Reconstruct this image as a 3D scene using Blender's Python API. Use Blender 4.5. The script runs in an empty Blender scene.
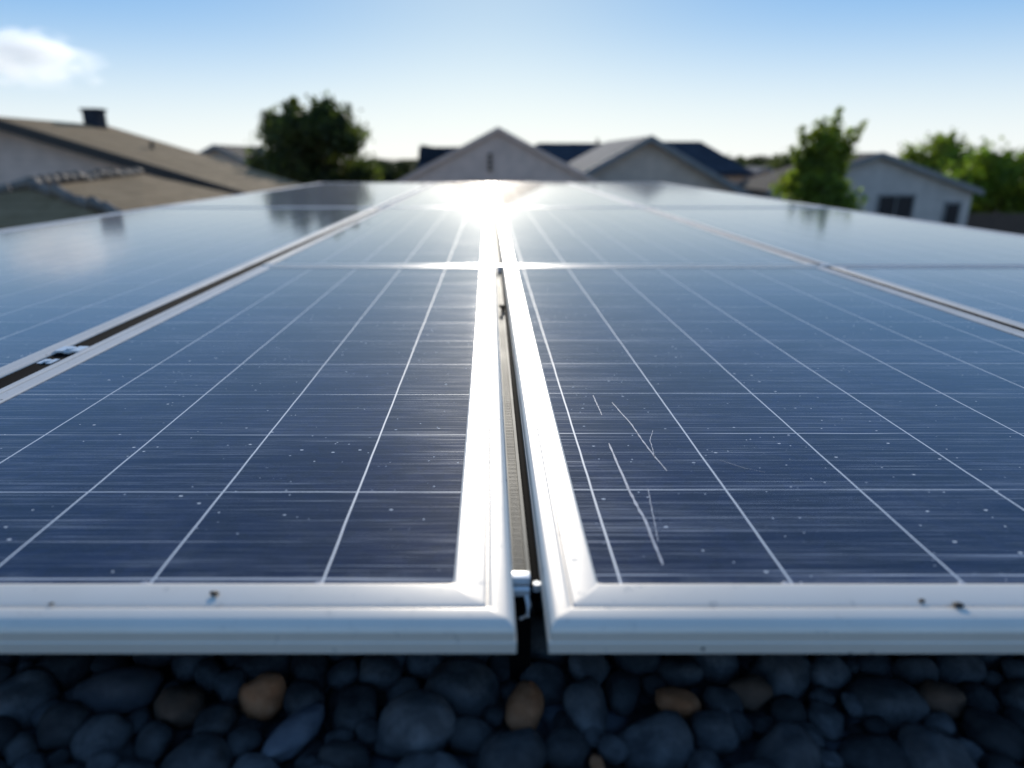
import bpy, bmesh, math, random
from mathutils import Vector, Matrix, noise
R = math.radians
scene = bpy.context.scene
COL = scene.collection
CAMZ = 4.0                 # eye height over the street
PZ = CAMZ - 0.366          # plane of the panels
# ------------------------------------------------------------------ camera
cd = bpy.data.cameras.new('camera')
cam = bpy.data.objects.new('camera', cd); COL.objects.link(cam)
cam.location = (0, 0, CAMZ)
cam.rotation_euler = (R(90 - 18.4), 0, 0)
cd.sensor_width = 36; cd.lens = 680 / 1024 * 36
cd.shift_x = 23 / 1024
cd.clip_start = 0.02; cd.clip_end = 6000
cd.dof.use_dof = True; cd.dof.focus_distance = 0.98; cd.dof.aperture_fstop = 2.15
scene.camera = cam
# ------------------------------------------------------------------ sky and sun
SKY_POW, SKY_GAIN, SKY_TINT = -0.57, 1.96, (0.85, 1.03, 1.09, 1)      # tames the bright ring round the sun as the camera's film does
SUN_EL, SUN_AZ = 14.5, 0.0      # degrees; azimuth measured from +Y towards +X
w = bpy.data.worlds.new('World'); scene.world = w; w.use_nodes = True
nt = w.node_tree; nt.nodes.clear()
out = nt.nodes.new('ShaderNodeOutputWorld'); bg = nt.nodes.new('ShaderNodeBackground')
sky = nt.nodes.new('ShaderNodeTexSky'); sky.sky_type = 'NISHITA'; sky.sun_disc = False
sky.sun_elevation = R(SUN_EL); sky.sun_rotation = R(SUN_AZ)
sky.air_density = 0.65; sky.dust_density = 0.15; sky.ozone_density = 2.0; sky.altitude = 0
bg.inputs['Strength'].default_value = 0.12
lum = nt.nodes.new('ShaderNodeRGBToBW'); nt.links.new(sky.outputs[0], lum.inputs[0])
pw = nt.nodes.new('ShaderNodeMath'); pw.operation = 'POWER'; nt.links.new(lum.outputs[0], pw.inputs[0]); pw.inputs[1].default_value = SKY_POW
ps = nt.nodes.new('ShaderNodeMath'); ps.operation = 'MULTIPLY'; nt.links.new(pw.outputs[0], ps.inputs[0]); ps.inputs[1].default_value = SKY_GAIN
tn = nt.nodes.new('ShaderNodeVectorMath'); tn.operation = 'SCALE'; nt.links.new(sky.outputs[0], tn.inputs[0]); nt.links.new(ps.outputs[0], tn.inputs['Scale'])
hs = nt.nodes.new('ShaderNodeMixRGB'); hs.blend_type = 'MULTIPLY'; hs.inputs[0].default_value = 1
hs.inputs[2].default_value = SKY_TINT
nt.links.new(tn.outputs[0], hs.inputs[1])
# pale air low over the horizon
tc = nt.nodes.new('ShaderNodeTexCoord'); sz = nt.nodes.new('ShaderNodeSeparateXYZ'); nt.links.new(tc.outputs['Generated'], sz.inputs[0])
mr = nt.nodes.new('ShaderNodeMapRange'); mr.interpolation_type = 'SMOOTHSTEP'; nt.links.new(sz.outputs[2], mr.inputs[0])
mr.inputs[1].default_value = 0.20; mr.inputs[2].default_value = -0.02; mr.inputs[3].default_value = 0; mr.inputs[4].default_value = 0.85
hz = nt.nodes.new('ShaderNodeMixRGB'); nt.links.new(mr.outputs[0], hz.inputs[0]); nt.links.new(hs.outputs[0], hz.inputs[1])
hz.inputs[2].default_value = (0.94 / .12, 0.96 / .12, 0.97 / .12, 1)
nt.links.new(hz.outputs[0], bg.inputs[0]); nt.links.new(bg.outputs[0], out.inputs[0])
sl = bpy.data.lights.new('sun', 'SUN'); sl.energy = 3.7; sl.angle = R(0.55); sl.color = (1.0, 0.94, 0.84)
sun = bpy.data.objects.new('sun', sl); COL.objects.link(sun)
sd = Vector((math.sin(R(SUN_AZ)) * math.cos(R(SUN_EL)), math.cos(R(SUN_AZ)) * math.cos(R(SUN_EL)), math.sin(R(SUN_EL))))
sun.rotation_euler = sd.to_track_quat('Z', 'Y').to_euler(); sun.location = (0, 0, 30)
scene.view_settings.view_transform = 'Standard'; scene.view_settings.look = 'None'
scene.view_settings.exposure = 0.12; scene.view_settings.gamma = 1
scene.render.engine = 'CYCLES'
scene.cycles.volume_bounces = 12; scene.cycles.max_bounces = 14

# ------------------------------------------------------------------ helpers
def tag(o, label=None, cat=None, group=None, kind=None):
    if label: o['label'] = label
    if cat: o['category'] = cat
    if group: o['group'] = group
    if kind: o['kind'] = kind
    return o
def empty(name, loc=(0, 0, 0), rz=0, label=None, cat=None, group=None):
    o = bpy.data.objects.new(name, None); COL.objects.link(o)
    o.location = loc; o.rotation_euler = (0, 0, rz); o.empty_display_size = .1
    return tag(o, label, cat, group)
def link(name, bm, mat, parent=None, smooth=None, loc=None):
    me = bpy.data.meshes.new(name); bmesh.ops.recalc_face_normals(bm, faces=bm.faces[:]) if smooth != 'leaf' else None
    bm.to_mesh(me); bm.free()
    for m in (mat if isinstance(mat, (list, tuple)) else [mat]): me.materials.append(m)
    if smooth is not None and smooth != 'leaf':
        me.polygons.foreach_set('use_smooth', [True] * len(me.polygons))
        if smooth: me.set_sharp_from_angle(angle=R(smooth))
    o = bpy.data.objects.new(name, me); COL.objects.link(o)
    if loc: o.location = loc
    if parent: o.parent = parent
    return o
def box(bm, x0, x1, y0, y1, z0, z1, bevel=0):
    vs = [bm.verts.new(p) for p in ((x0,y0,z0),(x1,y0,z0),(x1,y1,z0),(x0,y1,z0),(x0,y0,z1),(x1,y0,z1),(x1,y1,z1),(x0,y1,z1))]
    fs = [bm.faces.new([vs[i] for i in f]) for f in ((3,2,1,0),(4,5,6,7),(0,1,5,4),(1,2,6,5),(2,3,7,6),(3,0,4,7))]
    if bevel:
        es = {e for f in fs for e in f.edges}
        bmesh.ops.bevel(bm, geom=list(es), offset=bevel, segments=2, affect='EDGES', profile=.6)
def prism(bm, poly, vec):
    """closed prism: polygon (list of 3d points) swept by vec"""
    v = Vector(vec); a = [bm.verts.new(p) for p in poly]; b = [bm.verts.new(Vector(p) + v) for p in poly]
    bm.faces.new(a); bm.faces.new(list(reversed(b)))
    n = len(a)
    for i in range(n): bm.faces.new((a[i], b[i], b[(i+1) % n], a[(i+1) % n]))
def tube(bm, pts, rads, seg=8):
    rings = []
    for i, p in enumerate(pts):
        p = Vector(p)
        d = (Vector(pts[min(i+1, len(pts)-1)]) - Vector(pts[max(i-1, 0)])).normalized()
        a = d.orthogonal().normalized() if abs(d.z) < .9 else Vector((1, 0, 0)).cross(d).normalized()
        b = d.cross(a)
        rings.append([bm.verts.new(p + rads[i] * (a * math.cos(t * 2 * math.pi / seg) + b * math.sin(t * 2 * math.pi / seg))) for t in range(seg)])
    for r0, r1 in zip(rings, rings[1:]):
        for k in range(seg): bm.faces.new((r0[k], r0[(k+1) % seg], r1[(k+1) % seg], r1[k]))
    bm.faces.new(list(reversed(rings[0]))); bm.faces.new(rings[-1])
def cyl(bm, c, r, h, seg=16):
    tube(bm, [c, (c[0], c[1], c[2] + h)], [r, r], seg)

class NG:
    """short hand for building a material's node tree"""
    def __init__(s, name):
        s.m = bpy.data.materials.new(name); s.m.use_nodes = True; s.t = s.m.node_tree
        s.p = s.t.nodes['Principled BSDF']; s.o = s.t.nodes['Material Output']
    def n(s, kind, **kw):
        nd = s.t.nodes.new(kind)
        for k, v in kw.items(): setattr(nd, k, v)
        return nd
    def put(s, sock, v):
        if isinstance(v, bpy.types.NodeSocket): s.t.links.new(v, sock)
        elif v is not None:
            if hasattr(sock.default_value, '__len__') and len(sock.default_value) == 4 and len(v) == 3: v = (*v, 1)
            sock.default_value = v
    def math(s, op, a, b=None, c=None, clamp=False):
        nd = s.n('ShaderNodeMath', operation=op, use_clamp=clamp)
        s.put(nd.inputs[0], a); s.put(nd.inputs[1], b) if b is not None else None; s.put(nd.inputs[2], c) if c is not None else None
        return nd.outputs[0]
    def mix(s, f, a, b, mode='MIX'):
        nd = s.n('ShaderNodeMixRGB', blend_type=mode); s.put(nd.inputs[0], f); s.put(nd.inputs[1], a); s.put(nd.inputs[2], b); return nd.outputs[0]
    def ramp(s, f, lo, hi, a=0.0, b=1.0, smooth=True):
        nd = s.n('ShaderNodeMapRange'); nd.interpolation_type = 'SMOOTHSTEP' if smooth else 'LINEAR'
        s.put(nd.inputs[0], f); nd.inputs[1].default_value = lo; nd.inputs[2].default_value = hi; nd.inputs[3].default_value = a; nd.inputs[4].default_value = b
        return nd.outputs[0]
    def pos(s): return s.n('ShaderNodeNewGeometry').outputs['Position']
    def objc(s): return s.n('ShaderNodeTexCoord').outputs['Object']
    def scale(s, v, sc, loc=(0, 0, 0)):
        nd = s.n('ShaderNodeMapping'); s.put(nd.inputs[0], v); nd.inputs['Scale'].default_value = sc; nd.inputs['Location'].default_value = loc; return nd.outputs[0]
    def noise(s, v, sc=1, det=3, rough=.55, dist=0):
        nd = s.n('ShaderNodeTexNoise'); s.put(nd.inputs['Vector'], v); nd.inputs['Scale'].default_value = sc
        nd.inputs['Detail'].default_value = det; nd.inputs['Roughness'].default_value = rough; nd.inputs['Distortion'].default_value = dist
        return nd.outputs['Fac']
    def vor(s, v, sc=1, feat='F1', out='Distance'):
        nd = s.n('ShaderNodeTexVoronoi', feature=feat); s.put(nd.inputs['Vector'], v); nd.inputs['Scale'].default_value = sc; return nd.outputs[out]
    def bump(s, h, strength=.3, dist=.01):
        nd = s.n('ShaderNodeBump'); nd.inputs['Strength'].default_value = strength; nd.inputs['Distance'].default_value = dist
        s.put(nd.inputs['Height'], h); s.t.links.new(nd.outputs[0], s.p.inputs['Normal'])
    def base(s, c=None, rough=None, metal=None, spec=None):
        if c is not None: s.put(s.p.inputs['Base Color'], c)
        if rough is not None: s.put(s.p.inputs['Roughness'], rough)
        if metal is not None: s.put(s.p.inputs['Metallic'], metal)
        if spec is not None: s.put(s.p.inputs['Specular IOR Level'], spec)
        return s

# ------------------------------------------------------------------ materials
def mat_cells(haze=0.0):
    g = NG('solar_cells'); P = g.pos(); sx = g.n('ShaderNodeSeparateXYZ'); g.put(sx.inputs[0], P)
    X, Y = sx.outputs[0], sx.outputs[1]
    at = lambda k: g.n('ShaderNodeAttribute', attribute_type='OBJECT', attribute_name=k).outputs['Fac']
    CW = 0.157
    def line(c, ph, pitch, half, soft):
        t = g.math('DIVIDE', g.math('SUBTRACT', c, ph), pitch)
        f = g.math('ABSOLUTE', g.math('SUBTRACT', t, g.math('ROUND', t)))       # 0 at the line
        return g.ramp(f, (half + soft) / pitch, half / pitch, 0, 1)             # inverted range
    wob = g.math('MULTIPLY', g.math('SUBTRACT', g.noise(g.scale(P, (9, 9, 9)), 1, 2), .5), .0022)
    vl = line(g.math('ADD', X, wob), at('grid_x'), CW, .0009, .0005)
    hl = line(g.math('ADD', Y, wob), at('grid_y'), .172, .0008, .0006)
    hl = g.math('MULTIPLY', hl, g.ramp(g.noise(g.scale(P, (5, 40, 1)), 1, 2), .3, .55, .25, 1))
    # bus bars: faint lines three to a cell, broken and uneven
    bl = line(g.math('ADD', Y, wob), g.math('ADD', at('grid_y'), .021), CW / 3.65, .0004, .0005)
    bl = g.math('MULTIPLY', bl, g.ramp(g.noise(g.scale(P, (4, 60, 1), (3, 1, 0)), 1, 3), .46, .68))
    # wiped-dust streaks that run across the panels
    s1 = g.ramp(g.noise(g.scale(P, (2.2, 330, 1)), 1, 4, .75, .0), .52, .72)
    s2 = g.ramp(g.noise(g.scale(P, (6, 900, 1), (7, 3, 0)), 1, 2, .6), .56, .76)
    patch = g.ramp(g.noise(g.scale(P, (3.5, 7, 1), (2, 5, 0)), 1, 3), .35, .68)
    streak = g.math('MULTIPLY', g.math('ADD', g.math('MULTIPLY', s1, .6), g.math('MULTIPLY', s2, .55)), g.math('ADD', g.math('MULTIPLY', patch, .7), .3))
    fine = g.ramp(g.noise(g.scale(P, (260, 900, 1)), 1, 2, .6), .52, .8)
    # specks of dust, their glint painted in as white dots
    vd = g.vor(g.scale(P, (1, 1.6, 1)), 26); sp = g.ramp(vd, .075, .035)
    spm = g.ramp(g.noise(P, 9, 1), .44, .5)
    speck = g.math('MULTIPLY', sp, spm)
    vd2 = g.vor(P, 75); speck2 = g.math('MULTIPLY', g.ramp(vd2, .11, .06), g.ramp(g.noise(P, 23, 2), .52, .60))
    film = g.noise(g.scale(P, (3, 3, 1)), 1, 5, .6)
    # poly-crystalline blue of the cells
    cr = g.vor(g.scale(P, (1, 1, 1)), 70, out='Color'); crs = g.n('ShaderNodeSeparateColor'); g.put(crs.inputs[0], cr)
    cx = g.math('FLOOR', g.math('DIVIDE', g.math('SUBTRACT', X, at('grid_x')), CW)); cy = g.math('FLOOR', g.math('DIVIDE', g.math('SUBTRACT', Y, at('grid_y')), .172))
    cv = g.n('ShaderNodeCombineXYZ'); g.put(cv.inputs[0], cx); g.put(cv.inputs[1], cy); wn = g.n('ShaderNodeTexWhiteNoise'); g.put(wn.inputs['Vector'], cv.outputs[0])
    cell = g.mix(crs.outputs[0], (.0020, .0060, .026), (.0038, .0105, .046))
    cell = g.mix(1, cell, g.mix(wn.outputs['Value'], (.62, .66, .72), (1.35, 1.3, 1.25)), 'MULTIPLY')
    finger = line(Y, 0.0, .0026, .00035, .0005)
    cell = g.mix(g.math('MULTIPLY', finger, .10), cell, (.10, .13, .19))
    dust = g.math('ADD', g.math('MULTIPLY', streak, .62), g.math('MULTIPLY', fine, .045))
    dust = g.math('ADD', dust, g.ramp(film, .35, .75, .0, .022), clamp=True)
    col = g.mix(dust, cell, (.42, .47, .56))
    li = g.math('MAXIMUM', g.math('MULTIPLY', vl, .9), g.math('MAXIMUM', g.math('MULTIPLY', hl, .68), g.math('MULTIPLY', bl, .36)))
    col = g.mix(li, col, (.56, .59, .64))
    white = g.math('MAXIMUM', speck, g.math('MULTIPLY', speck2, .8))
    col = g.mix(white, col, (.8, .8, .8))
    g.base(col, g.math('ADD', .025 + haze, g.math('ADD', g.math('MULTIPLY', film, .015), g.math('MULTIPLY', streak, .06))), 0, .5)
    g.p.inputs['IOR'].default_value = 1.39 + haze * 3
    g.bump(g.noise(g.scale(P, (3, 9, 1)), 1, 2), .02, .004)
    # a thin film of dust gives the glass a second, wide highlight
    gl = g.n('ShaderNodeBsdfGlossy'); gl.inputs['Roughness'].default_value = .48; gl.inputs['Color'].default_value = (1, .97, .93, 1)
    ms = g.n('ShaderNodeMixShader'); pass
    silt = g.math('MULTIPLY', g.ramp(g.math('ADD', Y, g.math('MULTIPLY', g.noise(g.scale(P, (14, 4, 1)), 1, 4, .7), .05)), .575, .548), .16)      # silt washed down to the lower frame
    milky = g.math('ADD', g.math('MULTIPLY', g.ramp(g.noise(g.scale(P, (3.2, 4.5, 1), (1.3, .4, 0)), 1, 6, .72, .6), .50, .74), .05), g.math('ADD', silt, haze * .5))
    lw = g.n('ShaderNodeLayerWeight'); lw.inputs['Blend'].default_value = .5
    graz = g.math('POWER', lw.outputs['Facing'], 24.0)             # a dust film covers more of the glass the flatter one looks along it
    g.put(ms.inputs[0], g.math('ADD', g.math('ADD', .006, g.math('MULTIPLY', graz, .10)), g.math('MULTIPLY', streak, .075)))
    df = g.n('ShaderNodeBsdfDiffuse'); g.put(df.inputs[0], g.mix(g.math('MAXIMUM', white, li), (.60, .61, .63), (.85, .82, .77)))
    md = g.n('ShaderNodeMixShader'); g.put(md.inputs[0], g.math('MAXIMUM', g.math('MULTIPLY', li, .85), g.math('MAXIMUM', g.math('MULTIPLY', white, .9), g.math('ADD', g.math('MULTIPLY', g.math('SUBTRACT', dust, .03, clamp=True), .85), milky))))
    g.t.links.new(g.p.outputs[0], md.inputs[1]); 
    rb = g.n('ShaderNodeBsdfGlossy'); rb.inputs['Roughness'].default_value = .5; rb.inputs['Color'].default_value = (.8, .78, .74, 1)   # tinned ribbons
    rm = g.n('ShaderNodeMixShader'); g.put(rm.inputs[0], g.math('MULTIPLY', li, .22)); g.t.links.new(df.outputs[0], rm.inputs[1]); g.t.links.new(rb.outputs[0], rm.inputs[2])
    g.t.links.new(rm.outputs[0], md.inputs[2]); g.t.links.new(md.outputs[0], ms.inputs[1]); g.t.links.new(gl.outputs[0], ms.inputs[2]); g.t.links.new(ms.outputs[0], g.o.inputs[0])
    return g.m
def mat_alu(name='frame_aluminium', c=(.86, .76, .635), rough=.36, metal=.18, dirt=1.0):
    g = NG(name); P = g.pos()
    n1 = g.noise(P, 7, 4, .6); n2 = g.noise(g.scale(P, (40, 40, 200)), 1, 3)
    grime = g.math('MULTIPLY', g.ramp(g.noise(P, 55, 5, .7), .60, .76), dirt)
    sp = g.math('MULTIPLY', g.math('MULTIPLY', g.ramp(g.vor(P, 38), .10, .05), g.ramp(g.noise(P, 14, 1), .56, .6)), dirt)
    col = g.mix(g.ramp(n1, .35, .7, 0, .35), c, (c[0]*.8, c[1]*.8, c[2]*.79))
    col = g.mix(g.math('MULTIPLY', grime, .5), col, (.22, .2, .18)); col = g.mix(sp, col, (.05, .045, .04))
    g.base(col, g.math('ADD', rough - .06, g.math('MULTIPLY', n1, .16)), g.math('SUBTRACT', metal, g.math('MULTIPLY', grime, .5), clamp=True))
    g.bump(n2, .08, .001); return g.m
def mat_simple(name, c, c2=None, sc=6, rough=.7, metal=0, bump=.2, bd=.01, spec=.5):
    g = NG(name); P = g.objc(); n = g.noise(P, sc, 5, .65)
    g.base(g.mix(g.ramp(n, .3, .7), c, c2 or tuple(v * .75 for v in c)), rough, metal, spec)
    if bump: g.bump(n, bump, bd)
    return g.m
def mat_stone(name, c, c2, sat=.38):
    g = NG(name); P = g.pos(); n = g.noise(P, 38, 5, .65); m = g.noise(P, 11, 2)
    oi = g.n('ShaderNodeObjectInfo').outputs['Random']
    col = g.mix(g.ramp(n, .35, .68), c, c2); col = g.mix(g.math('MULTIPLY', g.ramp(m, .4, .65), .4), col, tuple(v * .6 for v in c))
    hsv = g.n('ShaderNodeHueSaturation'); g.put(hsv.inputs['Color'], col); vk = 1.1 if sat < .6 else .35
    g.put(hsv.inputs['Value'], g.math('ADD', 1.05 - vk / 2, g.math('MULTIPLY', oi, vk))); g.put(hsv.inputs['Saturation'], 1.0 if sat > .6 else g.math('ADD', sat, g.math('MULTIPLY', g.math('FRACT', g.math('MULTIPLY', oi, 17.3)), .7)))
    g.base(hsv.outputs[0], g.ramp(n, .2, .8, .7, .85), 0, .2); g.bump(g.noise(P, 110, 6, .75), .6, .004); return g.m
def mat_shingle(name, c, c2, rows=5.0):
    """roof: courses of shingles with butt joints, in object space (u along eave = x or y, v up the slope ~ z)"""
    g = NG(name); P = g.objc(); n = g.noise(P, 1.2, 4, .6); f = g.noise(P, 30, 3, .6)
    br = g.vor(g.scale(P, (2.2, 2.2, 9)), 1.6, out='Color'); s = g.n('ShaderNodeSeparateColor'); g.put(s.inputs[0], br)
    col = g.mix(g.math('MULTIPLY', s.outputs[0], .8), c, c2); col = g.mix(g.ramp(n, .4, .7, 0, .4), col, tuple(v * .6 for v in c))
    sx = g.n('ShaderNodeSeparateXYZ'); g.put(sx.inputs[0], P)
    fr = g.math('FRACT', g.math('MULTIPLY', sx.outputs[2], rows * 2.2))
    col = g.mix(g.ramp(fr, .84, .98, 0, .45), col, tuple(v * .35 for v in c))
    g.base(col, .95, 0, .08); g.bump(g.math('ADD', g.math('MULTIPLY', fr, .7), g.math('MULTIPLY', f, .4)), .5, .03); return g.m
def mat_siding(name, c, pitch=.18):
    g = NG(name); P = g.objc(); sx = g.n('ShaderNodeSeparateXYZ'); g.put(sx.inputs[0], P)
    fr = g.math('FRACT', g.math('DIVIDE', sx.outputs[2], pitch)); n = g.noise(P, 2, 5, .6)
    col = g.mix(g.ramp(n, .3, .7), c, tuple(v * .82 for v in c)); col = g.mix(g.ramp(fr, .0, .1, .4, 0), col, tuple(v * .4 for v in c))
    g.base(col, .7); g.bump(fr, .4, .02); return g.m
def mat_leaf(name, c, c2):
    g = NG(name); P = g.pos(); n = g.noise(P, 1.1, 3, .6); f = g.n('ShaderNodeNewGeometry').outputs['Random Per Island']
    col = g.mix(g.ramp(n, .35, .65), c, c2); hsv = g.n('ShaderNodeHueSaturation'); g.put(hsv.inputs['Color'], col)
    g.put(hsv.inputs['Value'], g.math('ADD', .55, g.math('MULTIPLY', f, .9))); g.put(hsv.inputs['Hue'], g.math('ADD', .485, g.math('MULTIPLY', f, .03)))
    g.base(hsv.outputs[0], .55, 0, .35)
    tr = g.n('ShaderNodeBsdfTranslucent'); g.put(tr.inputs[0], g.mix(1, hsv.outputs[0], (1.5, 1.6, .55), 'MULTIPLY'))
    ms = g.n('ShaderNodeMixShader'); ms.inputs[0].default_value = .55
    g.t.links.new(g.p.outputs[0], ms.inputs[1]); g.t.links.new(tr.outputs[0], ms.inputs[2]); g.t.links.new(ms.outputs[0], g.o.inputs[0]); return g.m

M = {}
M['cells'] = mat_cells(); M['hazy_cells'] = mat_cells(.05); M['frame'] = mat_alu(); M['off_glare_frame'] = mat_alu('off_glare_aluminium', (.66, .625, .58), .62, .05, 1.6); M['off_glare_frame'].node_tree.nodes['Principled BSDF'].inputs['Specular IOR Level'].default_value = .22  # second frame metal: darker, duller copy for edges outside the sun glare
M['rail'] = mat_alu('rail_aluminium', (.115, .105, .08), .65, .1)
M['steel'] = mat_alu('clamp_steel', (.85, .85, .84), .35, .35, .3)
M['black'] = mat_simple('matte_black', (.003, .003, .0035), rough=.9, bump=.1, spec=.05)
M['pebble'] = mat_stone('blue_grey_stone', (.046, .048, .051), (.110, .110, .110))
M['pale'] = mat_stone('pale_grey_stone', (.09, .10, .12), (.15, .155, .17))
M['tan'] = mat_stone('tan_stone', (.36, .135, .055), (.48, .215, .105), .7)
M['brown'] = mat_stone('brown_stone', (.10, .065, .045), (.17, .10, .065), .7)
M['grit'] = mat_simple('dark_grit', (.03, .025, .02), bump=.3)
M['scratch'] = mat_simple('scratched_glass', (.55, .56, .60), (.22, .24, .29), sc=180, rough=.6, bump=0)
M['tan_roof'] = mat_shingle('tan_shingles', (.28, .185, .095), (.38, .255, .14))
M['grey_roof'] = mat_shingle('grey_shingles', (.17, .165, .165), (.24, .23, .225))
M['slate_roof'] = mat_shingle('slate_shingles', (.04, .046, .058), (.07, .075, .09))
M['brown_roof'] = mat_shingle('brown_shingles', (.10, .08, .062), (.15, .12, .095))
M['grey_wall'] = mat_siding('grey_siding', (.78, .57, .46))
M['beige_wall'] = mat_siding('beige_siding', (.70, .53, .41))
M['white_wall'] = mat_siding('white_siding', (.62, .54, .48))
M['stucco'] = mat_simple('grey_stucco', (.52, .43, .37), sc=12, bump=.3)
M['trim'] = mat_simple('pale_trim', (.27, .255, .24), sc=3, rough=.6, bump=.05)
M['dark_trim'] = mat_simple('dark_trim', (.045, .036, .03), sc=3, rough=.6, bump=.05)
M['ridge'] = mat_simple('ridge_clay', (.26, .21, .165), (.10, .08, .065), sc=5, rough=.85)
M['pane'] = mat_simple('window_glass', (.02, .025, .035), rough=.08, bump=0)
M['bark'] = mat_simple('bark', (.10, .075, .055), (.05, .038, .03), sc=14, rough=.9, bump=.6, bd=.03)
M['fence'] = mat_simple('fence_wood', (.13, .085, .06), (.08, .055, .04), sc=5, rough=.85, bump=.3)
M['leaf_dark'] = mat_leaf('dark_leaves', (.038, .054, .024), (.085, .10, .035))
M['leaf_far'] = mat_leaf('far_leaves', (.012, .017, .011), (.026, .032, .018))
M['leaf_mid'] = mat_leaf('mid_leaves', (.11, .15, .028), (.22, .26, .045))
M['leaf_light'] = mat_leaf('light_leaves', (.10, .155, .025), (.17, .22, .035))

# ------------------------------------------------------------------ the setting
def ground():
    g = NG('dry_lawn'); P = g.pos(); n = g.noise(P, .08, 6, .6); f = g.noise(P, 4, 5, .7)
    col = g.mix(g.ramp(n, .4, .6), (.22, .20, .12), (.36, .30, .21)); col = g.mix(g.ramp(f, .4, .7, 0, .5), col, (.03, .045, .018))
    g.base(col, .95, 0, .2); g.bump(f, .6, .05)
    bm = bmesh.new(); s = 2500
    bm.faces.new([bm.verts.new(p) for p in ((-s, -s, 0), (s, -s, 0), (s, s, 0), (-s, s, 0))])
    tag(link('ground', bm, g.m), kind='structure')
ground()
def cloud():
    g = NG('cloud_vapour'); g.t.nodes.remove(g.p); P = g.objc()
    nz = g.noise(P, 1.7, 7, .68, .5)
    ln = g.n('ShaderNodeVectorMath', operation='LENGTH'); g.put(ln.inputs[0], P)
    edge = g.math('SUBTRACT', g.math('ADD', g.math('MULTIPLY', nz, 2.5), -.52), ln.outputs['Value'])
    den = g.ramp(edge, -.06, .34, 0, .055)
    v = g.n('ShaderNodeVolumePrincipled'); v.inputs['Color'].default_value = (.98, .98, .98, 1); v.inputs['Anisotropy'].default_value = .55
    g.put(v.inputs['Density'], den); g.t.links.new(v.outputs[0], g.o.inputs['Volume'])
    bm = bmesh.new(); bmesh.ops.create_icosphere(bm, subdivisions=3, radius=1.05)
    o = link('cloud', bm, g.m, smooth=60); o.location = (-249, 400, CAMZ + 52); o.scale = (44, 26, 18); o.rotation_euler = (0, R(8), 0)
    tag(o, kind='structure')
cloud()

# the building the camera stands on: flat roof covered in stones
def own_building():
    t = empty('flat_roofed_building', (0, 5.5, 0), label='flat gravel-covered roof that carries the solar panel array', cat='building')
    x0, x1, y0, y1 = -3.3, 3.4, -8.0, 7.4
    zr = PZ - .17
    bm = bmesh.new(); box(bm, x0, x1, y0, y1, -.05, zr - .25); link('wall', bm, M['stucco'], t)
    bm = bmesh.new(); box(bm, x0 - .08, x1 + .08, y0 - .08, y1 + .08, zr - .248, zr); r = link('roof', bm, M['grit'], t)
    g = NG('stone_bed'); P = g.pos(); d = g.vor(g.scale(P, (1, 1, .01)), 24); c = g.vor(g.scale(P, (1, 1, .01)), 24, out='Color')
    s = g.n('ShaderNodeSeparateColor'); g.put(s.inputs[0], c)
    col = g.mix(s.outputs[0], (.06, .075, .095), (.14, .155, .18)); col = g.mix(g.ramp(d, .35, .6, 0, .9), col, (.01, .012, .015))
    g.base(col, .7); g.bump(g.math('SUBTRACT', 1, d), 1, .03)
    bm = bmesh.new(); box(bm, x0, x1, y0, y1, zr + .002, zr + .022); link('stone_ballast', bm, g.m, t)
    bm = bmesh.new()
    for a in ((x0-.1, x1+.1, y1, y1+.1), (x0-.1, x1+.1, y0-.1, y0), (x0-.1, x0, y0, y1), (x1, x1+.1, y0, y1)): box(bm, a[0], a[1], a[2]+.001, a[3]-.001, zr-.3, zr+.05)
    link('edge_trim', bm, M['dark_trim'], t)
    return zr + .022
GZ = own_building()

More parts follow.
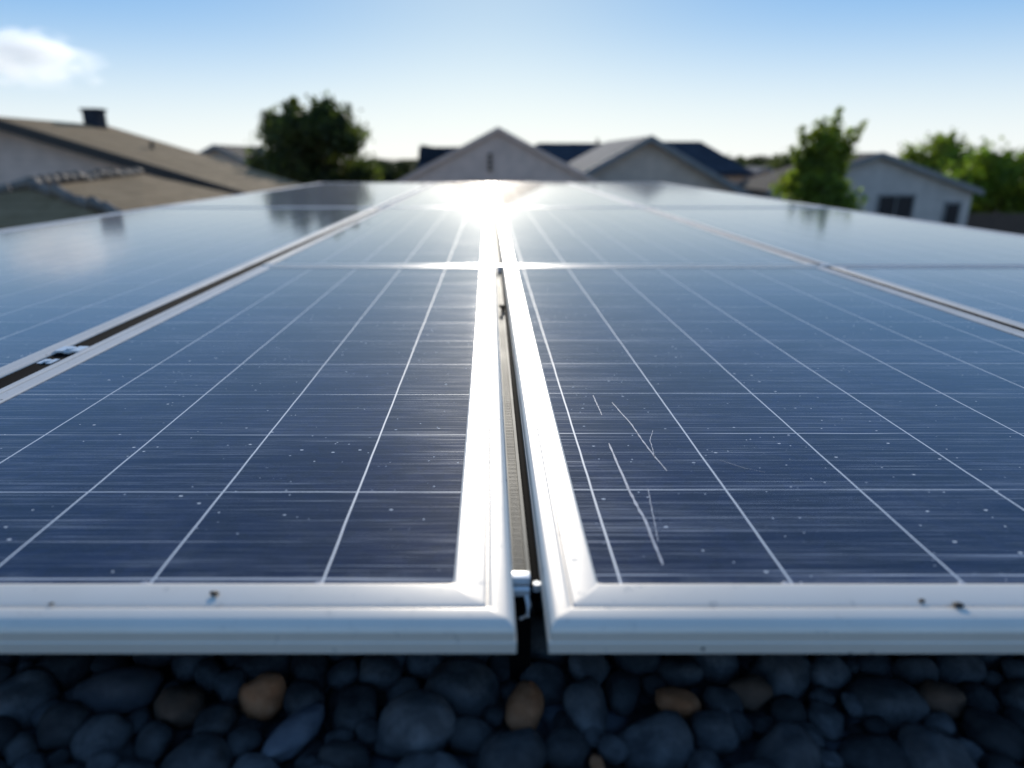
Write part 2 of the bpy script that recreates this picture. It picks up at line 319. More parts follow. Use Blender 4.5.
# ------------------------------------------------------------------ solar panels
def ring(x0, x1, y0, y1, r, n=4):
    pts = []
    for cx, cy, a0 in ((x1-r, y1-r, 0), (x0+r, y1-r, 90), (x0+r, y0+r, 180), (x1-r, y0+r, 270)):
        for k in range(n + 1):
            a = R(a0 + 90 * k / n); pts.append((cx + r * math.cos(a), cy + r * math.sin(a)))
    return pts
PROFILE = [(.020, -.0275, .001), (.0, -.0275, .001), (0, -.0175, .001), (.0009, -.0165, .001), (.0009, -.0075, .0015), (.0022, -.0040, .002), (.0052, -.0010, .003),
           (.0078, .0, .003), (.0165, .0, .003), (.0180, -.0008, .003), (.0187, -.0030, .003), (.0207, -.0030, .003), (.0215, -.0014, .004), (.0235, -.0009, .004),
           (.0425, -.0011, .005), (.0445, -.0022, .005), (.0450, -.0045, .005)]
def panel(x0, x1, y0, y1, gx, gy, label, group='solar panels of the array', tilt=0, fw=(1.1, 1.1, 1.1, 1.1)):
    cx, cy = (x0 + x1) / 2, (y0 + y1) / 2
    t = empty('solar_panel', (cx, cy, PZ), label=label, cat='solar panel', group=group)
    t.rotation_euler = (0, R(tilt), 0)
    bm = bmesh.new(); prev = None; a, b, c, d = x0 - cx, x1 - cx, y0 - cy, y1 - cy
    for ins, z, r in PROFILE:
        cur = [bm.verts.new((p[0], p[1], z)) for p in ring(a + ins * fw[0], b - ins * fw[1], c + ins * fw[2], d - ins * fw[3], r)]
        if prev:
            n = len(cur)
            for i in range(n): bm.faces.new((prev[i], prev[(i+1) % n], cur[(i+1) % n], cur[i]))
        prev = cur
    outer = x0 > 1.2 or x1 < -.84
    fr = link('frame', bm, [M['off_glare_frame' if outer else 'frame'], M['off_glare_frame']], t, smooth=18)
    for pl in fr.data.polygons:          # long edges away from the central gap: missing sun glare painted as duller metal
        if (pl.center.x < a + .056 and x1 < .5) or (pl.center.x > b - .056 and x0 > -.5): pl.material_index = 1
    bm = bmesh.new(); box(bm, a + .036, b - .036, c + .036, d - .036, -.0105, -.0035)
    gl = link('glass', bm, M['hazy_cells' if (x0 > 1.2 or x1 < -.84) else 'cells'], t); gl['grid_x'] = float(gx); gl['grid_y'] = float(gy)
    bm = bmesh.new(); box(bm, a + .03, b - .03, c + .03, d - .03, -.0135, -.0112); link('backsheet', bm, M['black'], t)
    return t
ROW = [(.4685, 2.440), (2.458, 5.480), (5.500, 11.0)]
rown = ['nearest', 'middle', 'far']
cL, cR = (-.823, .0230), (.0498, 1.192)
lft, rgt = (-2.64, -.865), (1.213, 2.68)
P = {}
P['L0'] = panel(*cL, *ROW[0], -.153, .712, 'large dusty blue panel left of the central gap, closest to the camera', fw=(1.1, 1.24, 1.38, .72))
P['R0'] = panel(*cR, *ROW[0], .1206, .718, 'large blue panel right of the central gap, with long scratches, closest to the camera', fw=(1.1, .8, 1.38, .72))
P['L1'] = panel(*cL, *ROW[1], -.153, 2.62, 'pale reflecting panel left of the central gap, behind the nearest left one', fw=(.65, 1.24, .72, 1))
P['R1'] = panel(*cR, *ROW[1], .1206, 2.62, 'pale reflecting panel right of the central gap, behind the scratched one', fw=(1.1, .65, .72, 1))
P['L2'] = panel(*cL, *ROW[2], -.153, 5.7, 'farthest glaring panel left of the central gap, in front of the grey gable', fw=(.65, 1.2, 1, 1.5))
P['R2'] = panel(*cR, *ROW[2], .1206, 5.7, 'farthest glaring panel right of the central gap, below the beige gable', fw=(1.1, .65, 1, 1.5))
panel(*lft, .4685, 5.480, -1.05, .717, 'long panel at the left edge of the array, with the cloud mirrored in it', fw=(2.0, .85, 1.3, 1))
panel(*lft, *ROW[2], -1.05, 5.7, 'farthest panel of the left outer column, below the round dark tree', fw=(2.0, .65, 1, 2))
panel(*rgt, *ROW[0], 1.36, .702, 'nearest panel of the right outer column, cut off by the right picture edge', fw=(.8, 1.5, 1.3, .7))
panel(*rgt, *ROW[1], 1.36, 2.62, 'middle panel of the right outer column, mirroring the small upright tree', fw=(.65, 1.5, .7, 1))
panel(*rgt, *ROW[2], 1.36, 5.7, 'farthest panel of the right outer column, pale with sky glare', fw=(.65, 1.5, 1, 1.5))

# scratches and solder blobs on the two near panels
def scratch(parent, pts, wd):
    bm = bmesh.new(); prev = None; rr = random.Random(len(pts))
    L = parent.location; dense = []
    for p, q in zip(pts, pts[1:]):
        for k in range(8):
            f = k / 8; dense.append((p[0] + (q[0]-p[0])*f + rr.uniform(-.0004, .0004), p[1] + (q[1]-p[1])*f))
    dense.append(pts[-1])
    for i, p in enumerate(dense):
        ww = wd * (.35 + .65 * abs(math.sin(i * 1.7))) * (1 - .6 * abs(i / len(dense) - .5))
        cur = [bm.verts.new((p[0] - L.x - ww, p[1] - L.y, -.0032)), bm.verts.new((p[0] - L.x + ww, p[1] - L.y, -.0032))]
        if prev: bm.faces.new((prev[0], prev[1], cur[1], cur[0]))
        prev = cur
    link('scratch', bm, M['scratch'], parent)
def on_panel(px, py):       # where the photograph's pixel meets the panel plane (used only for marks on the panels)
    th = R(18.4); u = (px - 489) / 680; v = (384 - py) / 680
    dy, dz = math.cos(th) + v * math.sin(th), -math.sin(th) + v * math.cos(th)
    t = -.369 / dz; return (u * t, dy * t)
for pts, wd in (([(593, 395), (597, 404), (602, 415)], .0006), ([(609, 443), (628, 488), (645, 520), (663, 565)], .0012),
                ([(612, 402), (632, 425), (648, 448), (667, 471)], .0008), ([(653, 430), (650, 440), (655, 458)], .0004),
                ([(648, 488), (652, 510), (658, 540)], .0004), ([(720, 460), (745, 468), (765, 472)], .0004)):
    scratch(P['R0'], [on_panel(*p) for p in pts], wd * 1.7)
for par, px in ((P['L0'], 320), (P['L0'], 148), (P['R0'], 783), (P['R0'], 957)):
    x, y = on_panel(px, 579); bm = bmesh.new()
    bmesh.ops.create_icosphere(bm, subdivisions=2, radius=.0035); o = link('solder_tab', bm, M['scratch'], par, smooth=180)
    o.location = (x - par.location.x, (.4685 + .0635) - par.location.y, -.0032); o.scale = (1.1, .8, .3)

# ------------------------------------------------------------------ mounting
def gap_rail(x0, x1, y0, y1, z, label, teeth):
    t = empty('mounting_rail', ((x0+x1)/2, y0, z), label=label, cat='mounting rail')
    w2 = (x1 - x0) / 2; L = y1 - y0
    bm = bmesh.new()
    prof = [(-w2, -.035), (w2, -.035), (w2, 0), (w2*.55, 0), (w2*.55, -.006), (-w2*.75, -.006), (-w2*.75, 0), (-w2, 0)]
    prism(bm, [(p[0], 0, p[1]) for p in prof], (0, L, 0)); link('channel', bm, M['rail'], t)
    if teeth:
        bm = bmesh.new(); n = int(min(L, 1.6) / .004)
        for i in range(n):
            yy = .002 + i * .004; box(bm, -w2*.7, w2*.5, yy, yy + .0030, -.0058, -.0054 + .0001 * (i % 3))
        link('serrated_strip', bm, M['rail'], t)
    return t
gap_rail(.0228, .0405, .572, 5.4, PZ - .020, 'beige serrated aluminium rail running down the central gap', True)
gap_rail(-.850, -.826, .80, 10.8, PZ - .055, 'dark sunken rail in the gap left of the nearest left panel', False)
gap_rail(1.194, 1.211, .60, 10.8, PZ - .055, 'dark sunken rail in the gap right of the scratched panel', False)
for i, (y, lab) in enumerate(((.78, 'cross rail under the nearest ends of the front panels'), (2.15, 'cross rail under the far ends of the front panels'), (3.1, 'cross rail under the near ends of the middle panels'),
                              (4.9, 'cross rail under the far ends of the middle panels'), (6.5, 'cross rail under the near ends of the farthest panels'), (10.0, 'cross rail at the far edge of the array'))):
    t = empty('mounting_rail', (0, y, PZ - .115), label=lab, cat='mounting rail', group='rails across under the panels')
    bm = bmesh.new(); box(bm, -2.55, 2.62, -.02, .02, 0, .022); link('channel', bm, M['rail'], t)
    for x in (-2.3, -1.4, -.4, .6, 1.6, 2.4):
        bm = bmesh.new(); box(bm, x - .05, x + .05, -.04, .04, (-.055 if y < 7.3 else -.3), -.001, .004); link('foot', bm, M['black'], t)
def clamp(x, y, wd, label, z=PZ, s=1.0):
    t = empty('mid_clamp', (x, y, z), label=label, cat='clamp'); w2 = wd / 2
    bm = bmesh.new()
    prism(bm, [(-w2, 0, -.003), (-w2, 0, .0012), (-w2*.25, 0, .0012), (-w2*.25, 0, -.0015), (w2*.25, 0, -.0015), (w2*.25, 0, .0012), (w2, 0, .0012), (w2, 0, -.003)], (0, .016 * s, 0))
    link('clamp_plate', bm, M['steel'], t)
    bm = bmesh.new(); cyl(bm, (0, .008*s, -.0012), .0042 * s, .0045, 6); link('bolt', bm, M['steel'], t)
    bm = bmesh.new(); box(bm, -w2*.3, w2*.3, .001, .015*s, -.03, -.0032); link('stem', bm, M['steel'], t)
def end_clamp():
    t = empty('end_clamp', (.0315, .566, PZ - .018), label='bright metal end clamp with bolt at the near end of the beige rail', cat='clamp')
    bm = bmesh.new(); box(bm, -.010, .008, -.010, .002, -.004, .004, .0008); link('clamp_plate', bm, M['steel'], t, smooth=40)
    bm = bmesh.new(); box(bm, -.009, .007, -.019, -.012, -.010, -.003, .0008); link('jaw', bm, M['steel'], t, smooth=40)
    bm = bmesh.new(); cyl(bm, (.0145, -.006, -.012), .0042, .008, 6); link('bolt', bm, M['steel'], t)
    bm = bmesh.new(); tube(bm, [(.004, -.018, -.010), (.006, -.026, -.015), (.004, -.032, -.022), (-.002, -.030, -.026)], [.0026, .0026, .0024, .002], 8); link('hook', bm, M['steel'], t, smooth=60)
    bm = bmesh.new(); box(bm, -.010, .010, -.005, .004, -.14, -.006); link('post', bm, M['black'], t)
end_clamp()
clamp(.0359, 2.440, .046, 'small clamp where the central gap meets the first cross seam')
clamp(-.8440, 1.31, .050, 'clamp in the black gap left of the dusty panel', PZ - .001, 2.2)
clamp(-.8480, 1.24, .030, 'bent clamp sunk deeper in the left gap, nearest the camera there', PZ - .006, 1.8)
clamp(1.2025, 2.44, .034, 'clamp where the right gap meets the first cross seam')
clamp(1.2025, 5.48, .034, 'clamp where the right gap meets the far cross seam')
t = empty('screw', (.036, 1.78, PZ - .012), label='dark screw head sunk in the central gap before the first seam', cat='screw')
bm = bmesh.new(); cyl(bm, (0, 0, 0), .010, .006, 12); link('head', bm, M['black'], t); bm = bmesh.new(); cyl(bm, (0, 0, -.03), .004, .0298, 8); link('shank', bm, M['black'], t)
for x0, x1, y0, y1, z, lab in ((-.8645, -.8235, .49, 5.40, -.0045, 'added black strip for the shade in the gap left of the dusty panel'),
                            (1.1925, 1.2125, .49, 5.4, -.002, 'added black strip for the shade in the gap right of the scratched panel'), (.0408, .0502, .56, 5.4, -.026, 'narrow added black strip for the shade beside the beige rail in the central gap')):
    bm = bmesh.new(); w2 = (x1 - x0) / 2 - .0003  # black strips added to stand for the shade in the open gaps
    prism(bm, [(-w2, 0, -.016), (w2, 0, -.016), (w2, 0, 0), (w2 * .4, 0, -.002), (-w2 * .4, 0, -.002), (-w2, 0, 0)], (0, y1 - y0, 0))
    tag(link('gap_shade_strip', bm, M['black'], loc=((x0 + x1) / 2, y0, PZ + z)), lab, 'shade strip')
# grit lying on the front frames
def grit(px, py, s, lab):
    x, y = on_panel(px, py); rr = random.Random(px); bm = bmesh.new(); bmesh.ops.create_icosphere(bm, subdivisions=2, radius=1)
    for v in bm.verts: v.co *= 1 + .5 * (noise.noise(v.co * 1.7 + Vector((px, 0, 0)))); 
    for v in bm.verts: v.co = Vector((v.co.x * s, v.co.y * s * .8, v.co.z * s * .35))
    o = link('dirt_crumb', bm, M['grit'], smooth=60); o.location = (x, y, PZ + .0002 + .2 * s); o.rotation_euler = (0, 0, rr.uniform(-.4, .4))
    tag(o, lab, 'dirt crumb')
grit(215, 597, .0042, 'black crumb of dirt on the frame of the left front panel')
grit(52, 607, .0022, 'tiny crumb on the left front frame, near the left picture edge')
grit(921, 604, .0030, 'small crumb on the right front frame, the left one of a pair')
grit(957, 609, .0048, 'flattened dark crumb on the right front frame, the right one of a pair')

# ------------------------------------------------------------------ stones in front
rs = random.Random(11)
def pebble_mesh(rx, ry, rz, seed, sub=3):
    bm = bmesh.new(); bmesh.ops.create_icosphere(bm, subdivisions=sub, radius=1)
    off = Vector((seed * 3.1, seed * 1.7, 0))
    for v in bm.verts:
        n = v.co.normalized(); k = 1 + .30 * noise.noise(n * 1.0 + off) + .13 * noise.noise(n * 2.2 + off) + .03 * noise.noise(n * 6 + off)
        p = n * k; p = Vector((abs(p.x)**.88 * math.copysign(1, p.x), abs(p.y)**.88 * math.copysign(1, p.y), abs(p.z)**.9 * math.copysign(1, p.z)))
        v.co = Vector((p.x * rx, p.y * ry, p.z * rz))
    return bm
STZ = PZ - .137
def on_stones(px, py):
    th = R(18.4); u = (px - 489) / 680; v = (384 - py) / 680
    dy, dz = math.cos(th) + v * math.sin(th), -math.sin(th) + v * math.cos(th)
    t = (STZ + .012 - CAMZ) / dz; return (u * t, dy * t, t)
placed = []
special = [  # px, py, width px, height px, turn, material, label
 (118, 684, 78, 50, 8, 'pale', 'large pale grey stone with a flat lower edge, left of the brown one'),
 (262, 691, 44, 42, 20, 'tan', 'rounded tan stone under the left panel, brightest of the left side'),
 (525, 702, 38, 52, -12, 'tan', 'tan stone lying right below the central gap'),
 (678, 696, 44, 30, 0, 'tan', 'flat tan stone below the right panel, nearest the gap'),
 (752, 684, 46, 32, 30, 'brown', 'dim brown stone to the right of the flat tan one'),
 (941, 692, 48, 38, -25, 'brown', 'brownish stone near the right end of the stone bed'),
 (179, 700, 44, 48, 40, 'brown', 'dull brown stone between the large pale stone and the tan one'),
 (295, 726, 36, 62, -35, 'pale', 'long pale grey stone tilted to the right, right below the left tan stone'),
 (586, 700, 44, 62, 4, 'pebble', 'tall rounded blue-grey stone right of the tan stone at the gap'),
 (62, 720, 46, 46, 10, 'pebble', 'rounded slate-blue stone below and left of the large pale stone'),
 (214, 716, 40, 38, 15, 'pebble', 'small rounded grey stone below the dull brown stone'),
 (598, 760, 15, 26, 5, 'tan', 'small tan stone at the bottom picture edge, below the gap'),
]
for i, (px, py, wp, hp, turn, m, lab) in enumerate(special):
    x, y, t = on_stones(px, py); s = t / 680; rx = wp / 2 * s; ry = hp / 2 * s * 1.1
    o = link('pebble', pebble_mesh(rx, ry, min(rx, ry) * .75, i + 1), M[m], smooth=180)
    o.location = (x, y, STZ + .004); o.rotation_euler = (rs.uniform(-.2, .2), rs.uniform(-.2, .2), R(turn))
    tag(o, lab, 'stone', 'loose stones lying in front of the panels'); placed.append((x, y, (rx + ry) / 2))
n_ind = 0; cand = []
for rad in (.029, .024, .019, .015, .011):
    for _ in range({.029: 120, .024: 400, .019: 1400, .015: 3000, .011: 5000}[rad]):
        x, y = rs.uniform(-.70, .66), rs.uniform(.37, .66); r = rad * rs.uniform(.85, 1.15)
        if all((x - a)**2 + (y - b)**2 > (.93 * (r + c))**2 for a, b, c in placed): placed.append((x, y, r)); cand.append((x, y, r))
for i, (x, y, r) in enumerate(cand):
    if n_ind >= 280: break
    k = rs.uniform(.78, 1.0)
    o = link('pebble', pebble_mesh(r * 1.12 / k ** .5, r * 1.12 * k, r * .78, i + 40, 3), M['pebble'], smooth=180)
    o.location = (x, y, STZ + rs.uniform(-.006, .003)); o.rotation_euler = (rs.uniform(-.35, .35), rs.uniform(-.35, .35), rs.uniform(0, 6.28)); n_ind += 1
    tag(o, 'smooth blue-grey stone among the shaded stones in front of the panels', 'stone', 'blue-grey stones in front of the panels')
base = []
for k in range(8):
    b = pebble_mesh(1.15, .9, .62, 300 + k, 2); base.append(([v.co.copy() for v in b.verts], [[v.index for v in f.verts] for f in b.faces])); b.free()
BV, BF = [], []
def drop(x, y, z, r):
    vs, fs = rs.choice(base); n0 = len(BV)
    mt = Matrix.Translation((x, y, z)) @ Matrix.Rotation(rs.uniform(0, 6.28), 4, 'Z') @ Matrix.Rotation(rs.uniform(-.4, .4), 4, 'X') @ Matrix.Scale(r, 4)
    BV.extend(tuple(mt @ v) for v in vs); BF.extend(tuple(n0 + i for i in f) for f in fs)
gx = -1.7
while gx < 1.9:
    gy = -.3
    while gy < 1.15:
        inside = -.70 < gx < .66 and .37 < gy < .66
        drop(gx + rs.uniform(-.012, .012), gy + rs.uniform(-.012, .012), STZ - (.022 if inside else .010) + rs.uniform(-.004, .003), rs.uniform(.018, .026))
        gy += .037
    gx += .037
me = bpy.data.meshes.new('stone_ballast'); me.from_pydata(BV, [], BF); me.materials.append(M['pebble']); me.polygons.foreach_set('use_smooth', [True] * len(me.polygons))
so = bpy.data.objects.new('stone_ballast', me); COL.objects.link(so)
tag(so, 'bed of loose blue-grey stones filling in round the front stones', 'stones', kind='stuff')

# ------------------------------------------------------------------ houses
def quad_slab(bm, a, b, c, d, th):
    """roof slab: four top corners, thickness th downwards"""
    prism(bm, [a, b, c, d], (0, 0, -th))
def window(t, x, y, z, wd, ht, face=-1):
    f = bmesh.new()
    for q in ((x-wd/2-.07, x+wd/2+.07, z-.09, z), (x-wd/2-.07, x+wd/2+.07, z+ht, z+ht+.08), (x-wd/2-.07, x-wd/2, z+.001, z+ht-.001), (x+wd/2, x+wd/2+.07, z+.001, z+ht-.001), (x-.02, x+.02, z+.002, z+ht-.002)):
        box(f, q[0], q[1], y - .06, y + .02, q[2], q[3])
    o = link('window', f, M['trim'], t)
    g = bmesh.new(); box(g, x-wd/2+.001, x+wd/2-.001, y - .03, y + .015, z+.001, z+ht-.001); link('pane', g, M['pane'], o)
def gable_house(name, cx, w2, y0, y1, eave, ridge, wall, roof, label, axis='Y', over=.35, trim='trim', th=.16, group=None):
    """local frame: ridge along local Y; axis 'X' turns the house a quarter"""
    if axis == 'Y': t = empty(name, (cx, y0, 0), 0, label, 'house', group); L = y1 - y0
    else: t = empty(name, (cx, y0, 0), R(-90), label, 'house', group); L = y1 - y0      # local +Y runs along world +X
    bm = bmesh.new(); prism(bm, [(-w2, 0, -.05), (w2, 0, -.05), (w2, 0, eave), (0, 0, ridge), (-w2, 0, eave)], (0, L, 0)); link('wall', bm, M[wall], t)
    sl = (ridge - eave) / w2; ew = w2 + over; ez = eave - sl * over
    bm = bmesh.new(); u = .012
    quad_slab(bm, (-ew, -over, ez + th + u), (0, -over, ridge + th + u), (0, L + over, ridge + th + u), (-ew, L + over, ez + th + u), th)
    quad_slab(bm, (.003, -over, ridge + th + u), (ew, -over, ez + th + u), (ew, L + over, ez + th + u), (.003, L + over, ridge + th + u), th)
    r = link('roof', bm, M[roof], t)
    bm = bmesh.new(); y = -over - .035
    for s in (-1, 1):
        prism(bm, [(s*ew, y, ez + u - .06), (s*ew, y, ez + th + u + .03), (s*.004, y, ridge + th + u + .03), (s*.004, y, ridge + u - .06)], (0, .033, 0))
    link('bargeboard', bm, M[trim], t)
    return t, r
def hip_house(name, x0, x1, y0, y1, eave, ridge, rx0, rx1, wall, roof, label, over=.4, th=.18):
    t = empty(name, (x0, y0, 0), 0, label, 'house'); X, Y = x1 - x0, y1 - y0; ym = Y / 2
    bm = bmesh.new(); box(bm, 0, X, 0, Y, -.05, eave); link('wall', bm, M[wall], t)
    bm = bmesh.new(); a = [(-over, -over, eave), (X+over, -over, eave), (X+over, Y+over, eave), (-over, Y+over, eave)]
    lo = [bm.verts.new((p[0], p[1], eave + .002)) for p in a]; up = [bm.verts.new((p[0], p[1], eave + th)) for p in a]
    r0, r1 = bm.verts.new((rx0 - x0, ym, ridge)), bm.verts.new((rx1 - x0, ym, ridge))
    bm.faces.new(lo)
    for i in range(4): bm.faces.new((lo[i], lo[(i+1) % 4], up[(i+1) % 4], up[i]))
    bm.faces.new((up[0], up[1], r1, r0)); bm.faces.new((up[1], up[2], r1)); bm.faces.new((up[2], up[3], r0, r1)); bm.faces.new((up[3], up[0], r0))
    return t, link('roof', bm, M[roof], t)

# big tan-roofed house on the left: ridge runs away from us, its right slope faces us
t, r = gable_house('tan_roofed_house', -10.9, 5.15, 16.0, 20.4, 3.20, 4.72, 'grey_wall', 'tan_roof', 'low house on the left with a broad tan roof, grey gable wall and dark chimney', over=.35, trim='dark_trim', th=.14)
bm = bmesh.new(); box(bm, -.02, .40, 3.6, 4.0, 4.4, 5.20); box(bm, -.06, .44, 3.56, 4.04, 5.201, 5.26); link('chimney', bm, M['slate_roof'], r)
bm = bmesh.new(); cyl(bm, (2.2, 2.6, 4.05), .05, .35, 8); link('vent_pipe', bm, M['dark_trim'], r)
window(t, -1.5, 0, 1.2, 1.4, 1.3)
# lower roof in front of it
def low_roof():
    t = empty('low_tiled_outbuilding', (-6.2, 9.0, 0), label='lower outbuilding in front of the tan-roofed house, its ridge edged with broken cap tiles', cat='outbuilding')
    A = [(-2.8, 0, 3.02), (1.75, 0, 3.02), (1.35, 6.0, 3.02), (-2.8, 6.0, 3.02)]
    r0, r1 = Vector((-.45, 1.3, 3.60)), Vector((-.75, 5.2, 3.70))
    bm = bmesh.new(); box(bm, -2.6, 1.25, .25, 5.8, -.05, 3.0); link('wall', bm, M['stucco'], t)
    bm = bmesh.new(); lo = [bm.verts.new(p) for p in A]; up = [bm.verts.new((p[0], p[1], p[2] + .12)) for p in A]; a, b = bm.verts.new(r0), bm.verts.new(r1)
    bm.faces.new(lo)
    for i in range(4): bm.faces.new((lo[i], lo[(i+1) % 4], up[(i+1) % 4], up[i]))
    bm.faces.new((up[0], up[1], a)); bm.faces.new((up[1], up[2], b, a)); bm.faces.new((up[2], up[3], b)); bm.faces.new((up[3], up[0], a, b))
    rf = link('roof', bm, M['tan_roof'], t)
    rr = random.Random(5); bm = bmesh.new()
    for p, q, n in ((r0, r1, 15), (r0, Vector((-2.8, 0, 3.14)), 10), (r0, Vector((1.75, 0, 3.14)), 9)):
        for i in range(n):
            f = (i + .5) / n; c = p.lerp(q, f); d = (q - p).normalized()
            s = d * (q - p).length / n * .46
            up_ = Vector((0, 0, rr.uniform(.02, .09)))
            tube(bm, [c - s + up_, c + s + up_ * .6], [.085, .065], 8)
    link('ridge_tiles', bm, M['ridge'], rf, smooth=40)
    bm = bmesh.new(); tube(bm, [(1.72, -.03, 3.1), (1.38, 5.95, 3.1)], [.06, .06], 8); link('gutter', bm, M['dark_trim'], rf, smooth=50)
low_roof()
# far left dark roof beside the round tree
gable_house('distant_house', -15.9, 3.4, 42, 50, 2.9, 4.55, 'beige_wall', 'brown_roof', 'distant low house peeping out left of the round dark tree', 'Y')
hip_house('distant_house', -17.0, -9.5, 44, 50, 3.3, 4.55, -15.6, -11.2, 'beige_wall', 'grey_roof', 'distant hip-roofed house half hidden by the round dark tree')
# centre: big grey gable
t, r = gable_house('gabled_house', .31, 5.0, 25, 37, 2.38, 4.90, 'grey_wall', 'grey_roof', 'grey gabled house straight behind the central gap, widest gable', trim='grey_wall', over=.12, th=.07)
bm = bmesh.new()
for k in range(4): box(bm, -.35, -.19, -.05, .0, 3.55 + k * .16, 3.55 + k * .16 + .12)
link('gable_vent', bm, M['dark_trim'], t)
bm = bmesh.new(); box(bm, -.38, -.16, -.03, -.001, 3.50, 4.21); link('vent_frame', bm, M['grey_wall'], t)
# dark roofed piece left behind it
t = empty('house_with_dark_dormer', (-3.4, 34, 0), label='dark-roofed house showing left behind the big grey gable', cat='house')
bm = bmesh.new(); box(bm, 0, 6, 0, 5, -.05, 3.4); link('wall', bm, M['stucco'], t)
bm = bmesh.new(); prism(bm, [(0.0, -.3, 3.402), (0.0, 5.3, 3.402), (0.0, 4.6, 4.25), (0.0, 1.0, 4.5)], (6.2, 0, 0)); r = link('roof', bm, M['slate_roof'], t)
bm = bmesh.new(); prism(bm, [(0.05, .2, 3.9), (1.15, .2, 3.9), (1.15, .2, 4.42), (.15, .2, 4.60)], (0, .8, 0)); link('chimney', bm, M['slate_roof'], r)
# beige gable to the right, with pale bargeboards
gable_house('gabled_house', 6.43, 4.2, 29, 39, 2.42, 4.66, 'beige_wall', 'grey_roof', 'beige gabled house with pale bargeboards, right of the big grey gable', trim='trim')
# dark roof running between the two gables
t, r = hip_house('dark_roofed_house', 1.6, 8.6, 40.5, 48, 3.3, 4.86, 3.0, 9.2, 'beige_wall', 'slate_roof', 'house with a long dark roof showing between the two gables')
bm = bmesh.new(); cyl(bm, (5.0, 3.4, 4.7), .07, .42, 8); link('vent_pipe', bm, M['dark_trim'], r)
# slate hip roof to the right
t, r = hip_house('slate_roofed_house', 7.6, 12.5, 35, 42, 3.15, 4.83, 8.4, 11.3, 'beige_wall', 'slate_roof', 'house with a dark slate hip roof, right of the beige gable')
window(t, 3.2, 0, 1.2, 1.2, 1.2)
# pale house on the right
t, r = gable_house('white_house', 15.2, 4.0, 28, 32, 2.72, 4.06, 'white_wall', 'brown_roof', 'white-sided house behind the upright tree, gable towards us and two dark windows', trim='trim', th=.12, over=.25)
window(t, 1.0, 0, 1.70, 1.35, .85); 
f = bmesh.new(); box(f, 2.95, 3.65, -.05, .02, -.04, 2.35); d = link('door', f, M['trim'], t)
f = bmesh.new(); box(f, 3.05, 3.55, -.07, -.051, 1.3, 2.25); link('pane', f, M['pane'], d)
t, r = gable_house('white_garage', 13.9, 2.6, 36, 39, 2.35, 3.45, 'white_wall', 'grey_roof', 'small pale gabled house between the slate roof and the upright tree', trim='trim', th=.1)
# fence on the right
t = empty('board_fence', (19.4, 30, 0), label='brown board fence right of the white house', cat='fence')
bm = bmesh.new(); rr = random.Random(3)
for k in range(100): box(bm, k * .15, k * .15 + .14, 0, .02, .05, 1.74 + rr.uniform(-.015, .015))
link('board_panel', bm, M['fence'], t)
for k in range(7):
    bm = bmesh.new(); box(bm, k * 2.4 - .05, k * 2.4 + .05, .021, .12, -.05, 1.82); link('post', bm, M['fence'], t)

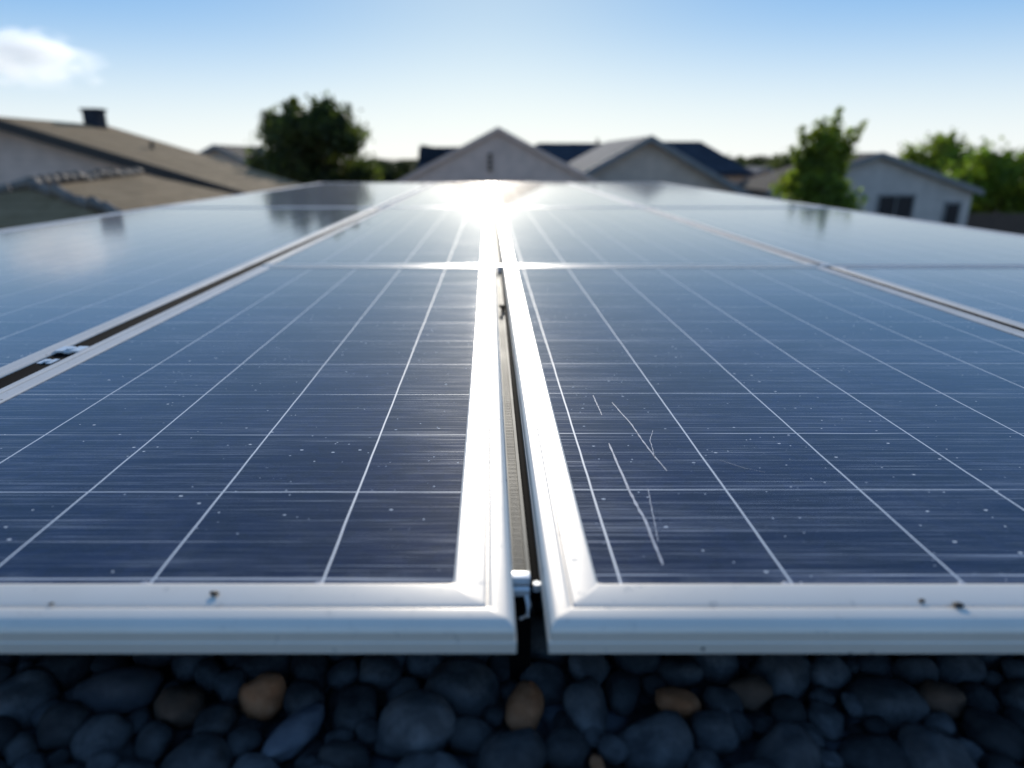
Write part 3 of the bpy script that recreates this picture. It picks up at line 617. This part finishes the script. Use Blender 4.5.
# ------------------------------------------------------------------ trees
def tree(name, x, y, top, rx, rz, leaf, label, seed, n_leaf=9000, size=.12, shoots=8, form='round', trunk_r=.18, group=None, stems=1, spires=()):
    rr = random.Random(seed); t = empty(name, (x, y, 0), 0, label, 'tree', group)
    zc = top - rz; clumps = []
    bt = bmesh.new(); base = zc - rz * .75
    if base < .6: base = .6
    tube(bt, [(0, 0, -.1), (.05, .03, base * .5), (0, 0, base), (.05, 0, zc)], [trunk_r * 1.3, trunk_r, trunk_r * .85, trunk_r * .45], 9)
    n = 46
    for i in range(n):
        while True:
            p = Vector((rr.uniform(-1, 1), rr.uniform(-1, 1), rr.uniform(-1, 1)))
            if form == 'round' and p.length < 1 : break
            if form == 'vase':
                wmax = .95 - .70 * max(0, p.z + .25)
                if math.hypot(p.x, p.y) < wmax: break
        c = Vector((p.x * rx * .84, p.y * rx * .84, zc + p.z * rz * .82)); clumps.append((c, rr.uniform(.16, .30) * rx))
    for c, r in clumps[:26]:
        s = Vector((0, 0, rr.uniform(base, zc))); mid = s.lerp(c, .5) + Vector((0, 0, -.08 * rz))
        tube(bt, [s, mid, c], [trunk_r * .38, trunk_r * .24, trunk_r * .1], 6)
    link('trunk', bt, M['bark'], t, smooth=60)
    for i in range(shoots):
        a = rr.uniform(0, 6.28); q = rr.uniform(.1, .8)
        if form == 'vase': b0 = Vector((math.cos(a) * rx * .25, math.sin(a) * rx * .25, zc + rz * .1)); e = Vector((math.cos(a) * rx * (.35 + .6 * q), math.sin(a) * rx * .5, zc + rz * (1.0 - .42 * q)))
        else: b0 = Vector((math.cos(a) * rx * q * .8, math.sin(a) * rx * q * .8, zc + rz * .4)); e = b0 + Vector((math.cos(a) * .15 * rx, 0, rz * (.75 - .45 * q)))
        for k in range(7):
            f = k / 6; clumps.append((b0.lerp(e, f), rx * (.15 - .10 * f)))
    for dx, zt, rb in spires:
        b0 = Vector((dx * .25, 0, zc - rz * .2)); e = Vector((dx, rr.uniform(-.2, .2), zt))
        tube(bt0 := bmesh.new(), [b0, b0.lerp(e, .5), e], [.04, .03, .01], 6); link('limb', bt0, M['bark'], t)
        for k in range(9):
            f = k / 8; clumps.append((b0.lerp(e, f), rb * (1 - .72 * f)))
    bm = bmesh.new(); tot = sum(r ** 2 for c, r in clumps)
    for c, r in clumps:
        for _ in range(int(n_leaf * r * r / tot)):
            d = Vector((rr.gauss(0, 1), rr.gauss(0, 1), rr.gauss(0, .8))); d = d.normalized() * r * min(1.5, abs(rr.gauss(.75, .33)))
            o = c + d; s = size * rr.uniform(.5, 1.3)
            u = Vector((rr.gauss(0, 1), rr.gauss(0, 1), rr.gauss(0, 1))).normalized(); v = u.orthogonal().normalized()
            v = (Matrix.Rotation(rr.uniform(0, 6.28), 3, u) @ v); wv = u.cross(v)
            bm.faces.new([bm.verts.new(o + q) for q in (-v * s, -wv * s * .45, v * s, wv * s * .45)])
    link('crown', bm, M[leaf], t, smooth='leaf')
    return t
tree('round_tree', -7.15, 30, 6.05, 2.95, 2.3, 'leaf_dark', 'round dense dark green tree left of the grey gable', 31, 26000, .135, 16)
tree('upright_tree', 10.25, 22, 5.15, 1.3, 1.7, 'leaf_mid', 'small upright loose yellow-green tree in front of the white house', 8, 15000, .095, 2, 'vase', .1, spires=((-.72, 4.85, .42), (-.28, 4.95, .45), (.36, 5.36, .5), (1.05, 5.0, .36), (.75, 4.75, .4), (-1.05, 4.3, .35)))
tree('broad_tree', 28.3, 45, 5.25, 3.0, 2.2, 'leaf_mid', 'broad green tree behind the white house roof', 12, 10000, .17, 4)
tree('broad_tree', 33.0, 46, 4.25, 2.6, 2.0, 'leaf_dark', 'low dark tree between the broad tree and the bright one', 13, 8000, .17, 3)
tree('bright_tree', 25.4, 35, 4.55, 2.9, 2.1, 'leaf_light', 'bright yellow-green tree at the right picture edge, above the fence', 14, 12000, .14, 5)
tree('broad_tree', 34.5, 43, 4.8, 3.0, 2.4, 'leaf_mid', 'green tree behind the bright one at the right edge', 15, 8000, .17, 5)
tree('broad_tree', 17.2, 52, 3.95, 3.4, 1.8, 'leaf_dark', 'low dark tree behind the small pale gabled house', 16, 8000, .18, 2)
tree('broad_tree', 23.0, 52, 4.25, 3.0, 1.9, 'leaf_dark', 'dark tree behind the ridge of the white house, left of the broad one', 17, 8000, .18, 3)
tree('bush', -5.6, 38, 3.9, 1.6, 1.9, 'leaf_far', 'dark shrub between the round tree and the grey gable', 18, 5000, .14, 2)
tree('bush', -3.9, 33, 3.35, 1.0, 1.5, 'leaf_far', 'small dark shrub at the foot of the grey gable', 19, 3500, .13, 1)
tree('bush', -11.5, 38, 3.9, 2.2, 1.9, 'leaf_far', 'wide dark shrub left behind the round tree', 20, 5000, .14, 2)
# far woods on the horizon
def woods():
    rr = random.Random(9); bm = bmesh.new()
    for _ in range(26000):
        x = rr.uniform(-150, 170); y = rr.uniform(150, 170); h = 2.2 + 1.6 * noise.noise(Vector((x * .06, 0, 3))) + .9 * noise.noise(Vector((x * .3, 0, 5)))
        o = Vector((x, y, rr.uniform(0, max(.6, h + 1.4)))); s = rr.uniform(.3, .7)
        u = Vector((rr.gauss(0, 1), rr.gauss(0, 1), rr.gauss(0, 1))).normalized(); v = u.orthogonal().normalized(); wv = u.cross(v)
        bm.faces.new([bm.verts.new(o + q) for q in (-v * s, -wv * s * .6, v * s, wv * s * .6)])
    tag(link('far_woods', bm, M['leaf_far'], smooth='leaf'), 'low far-off belt of trees along the horizon', 'woods', kind='stuff')
woods()
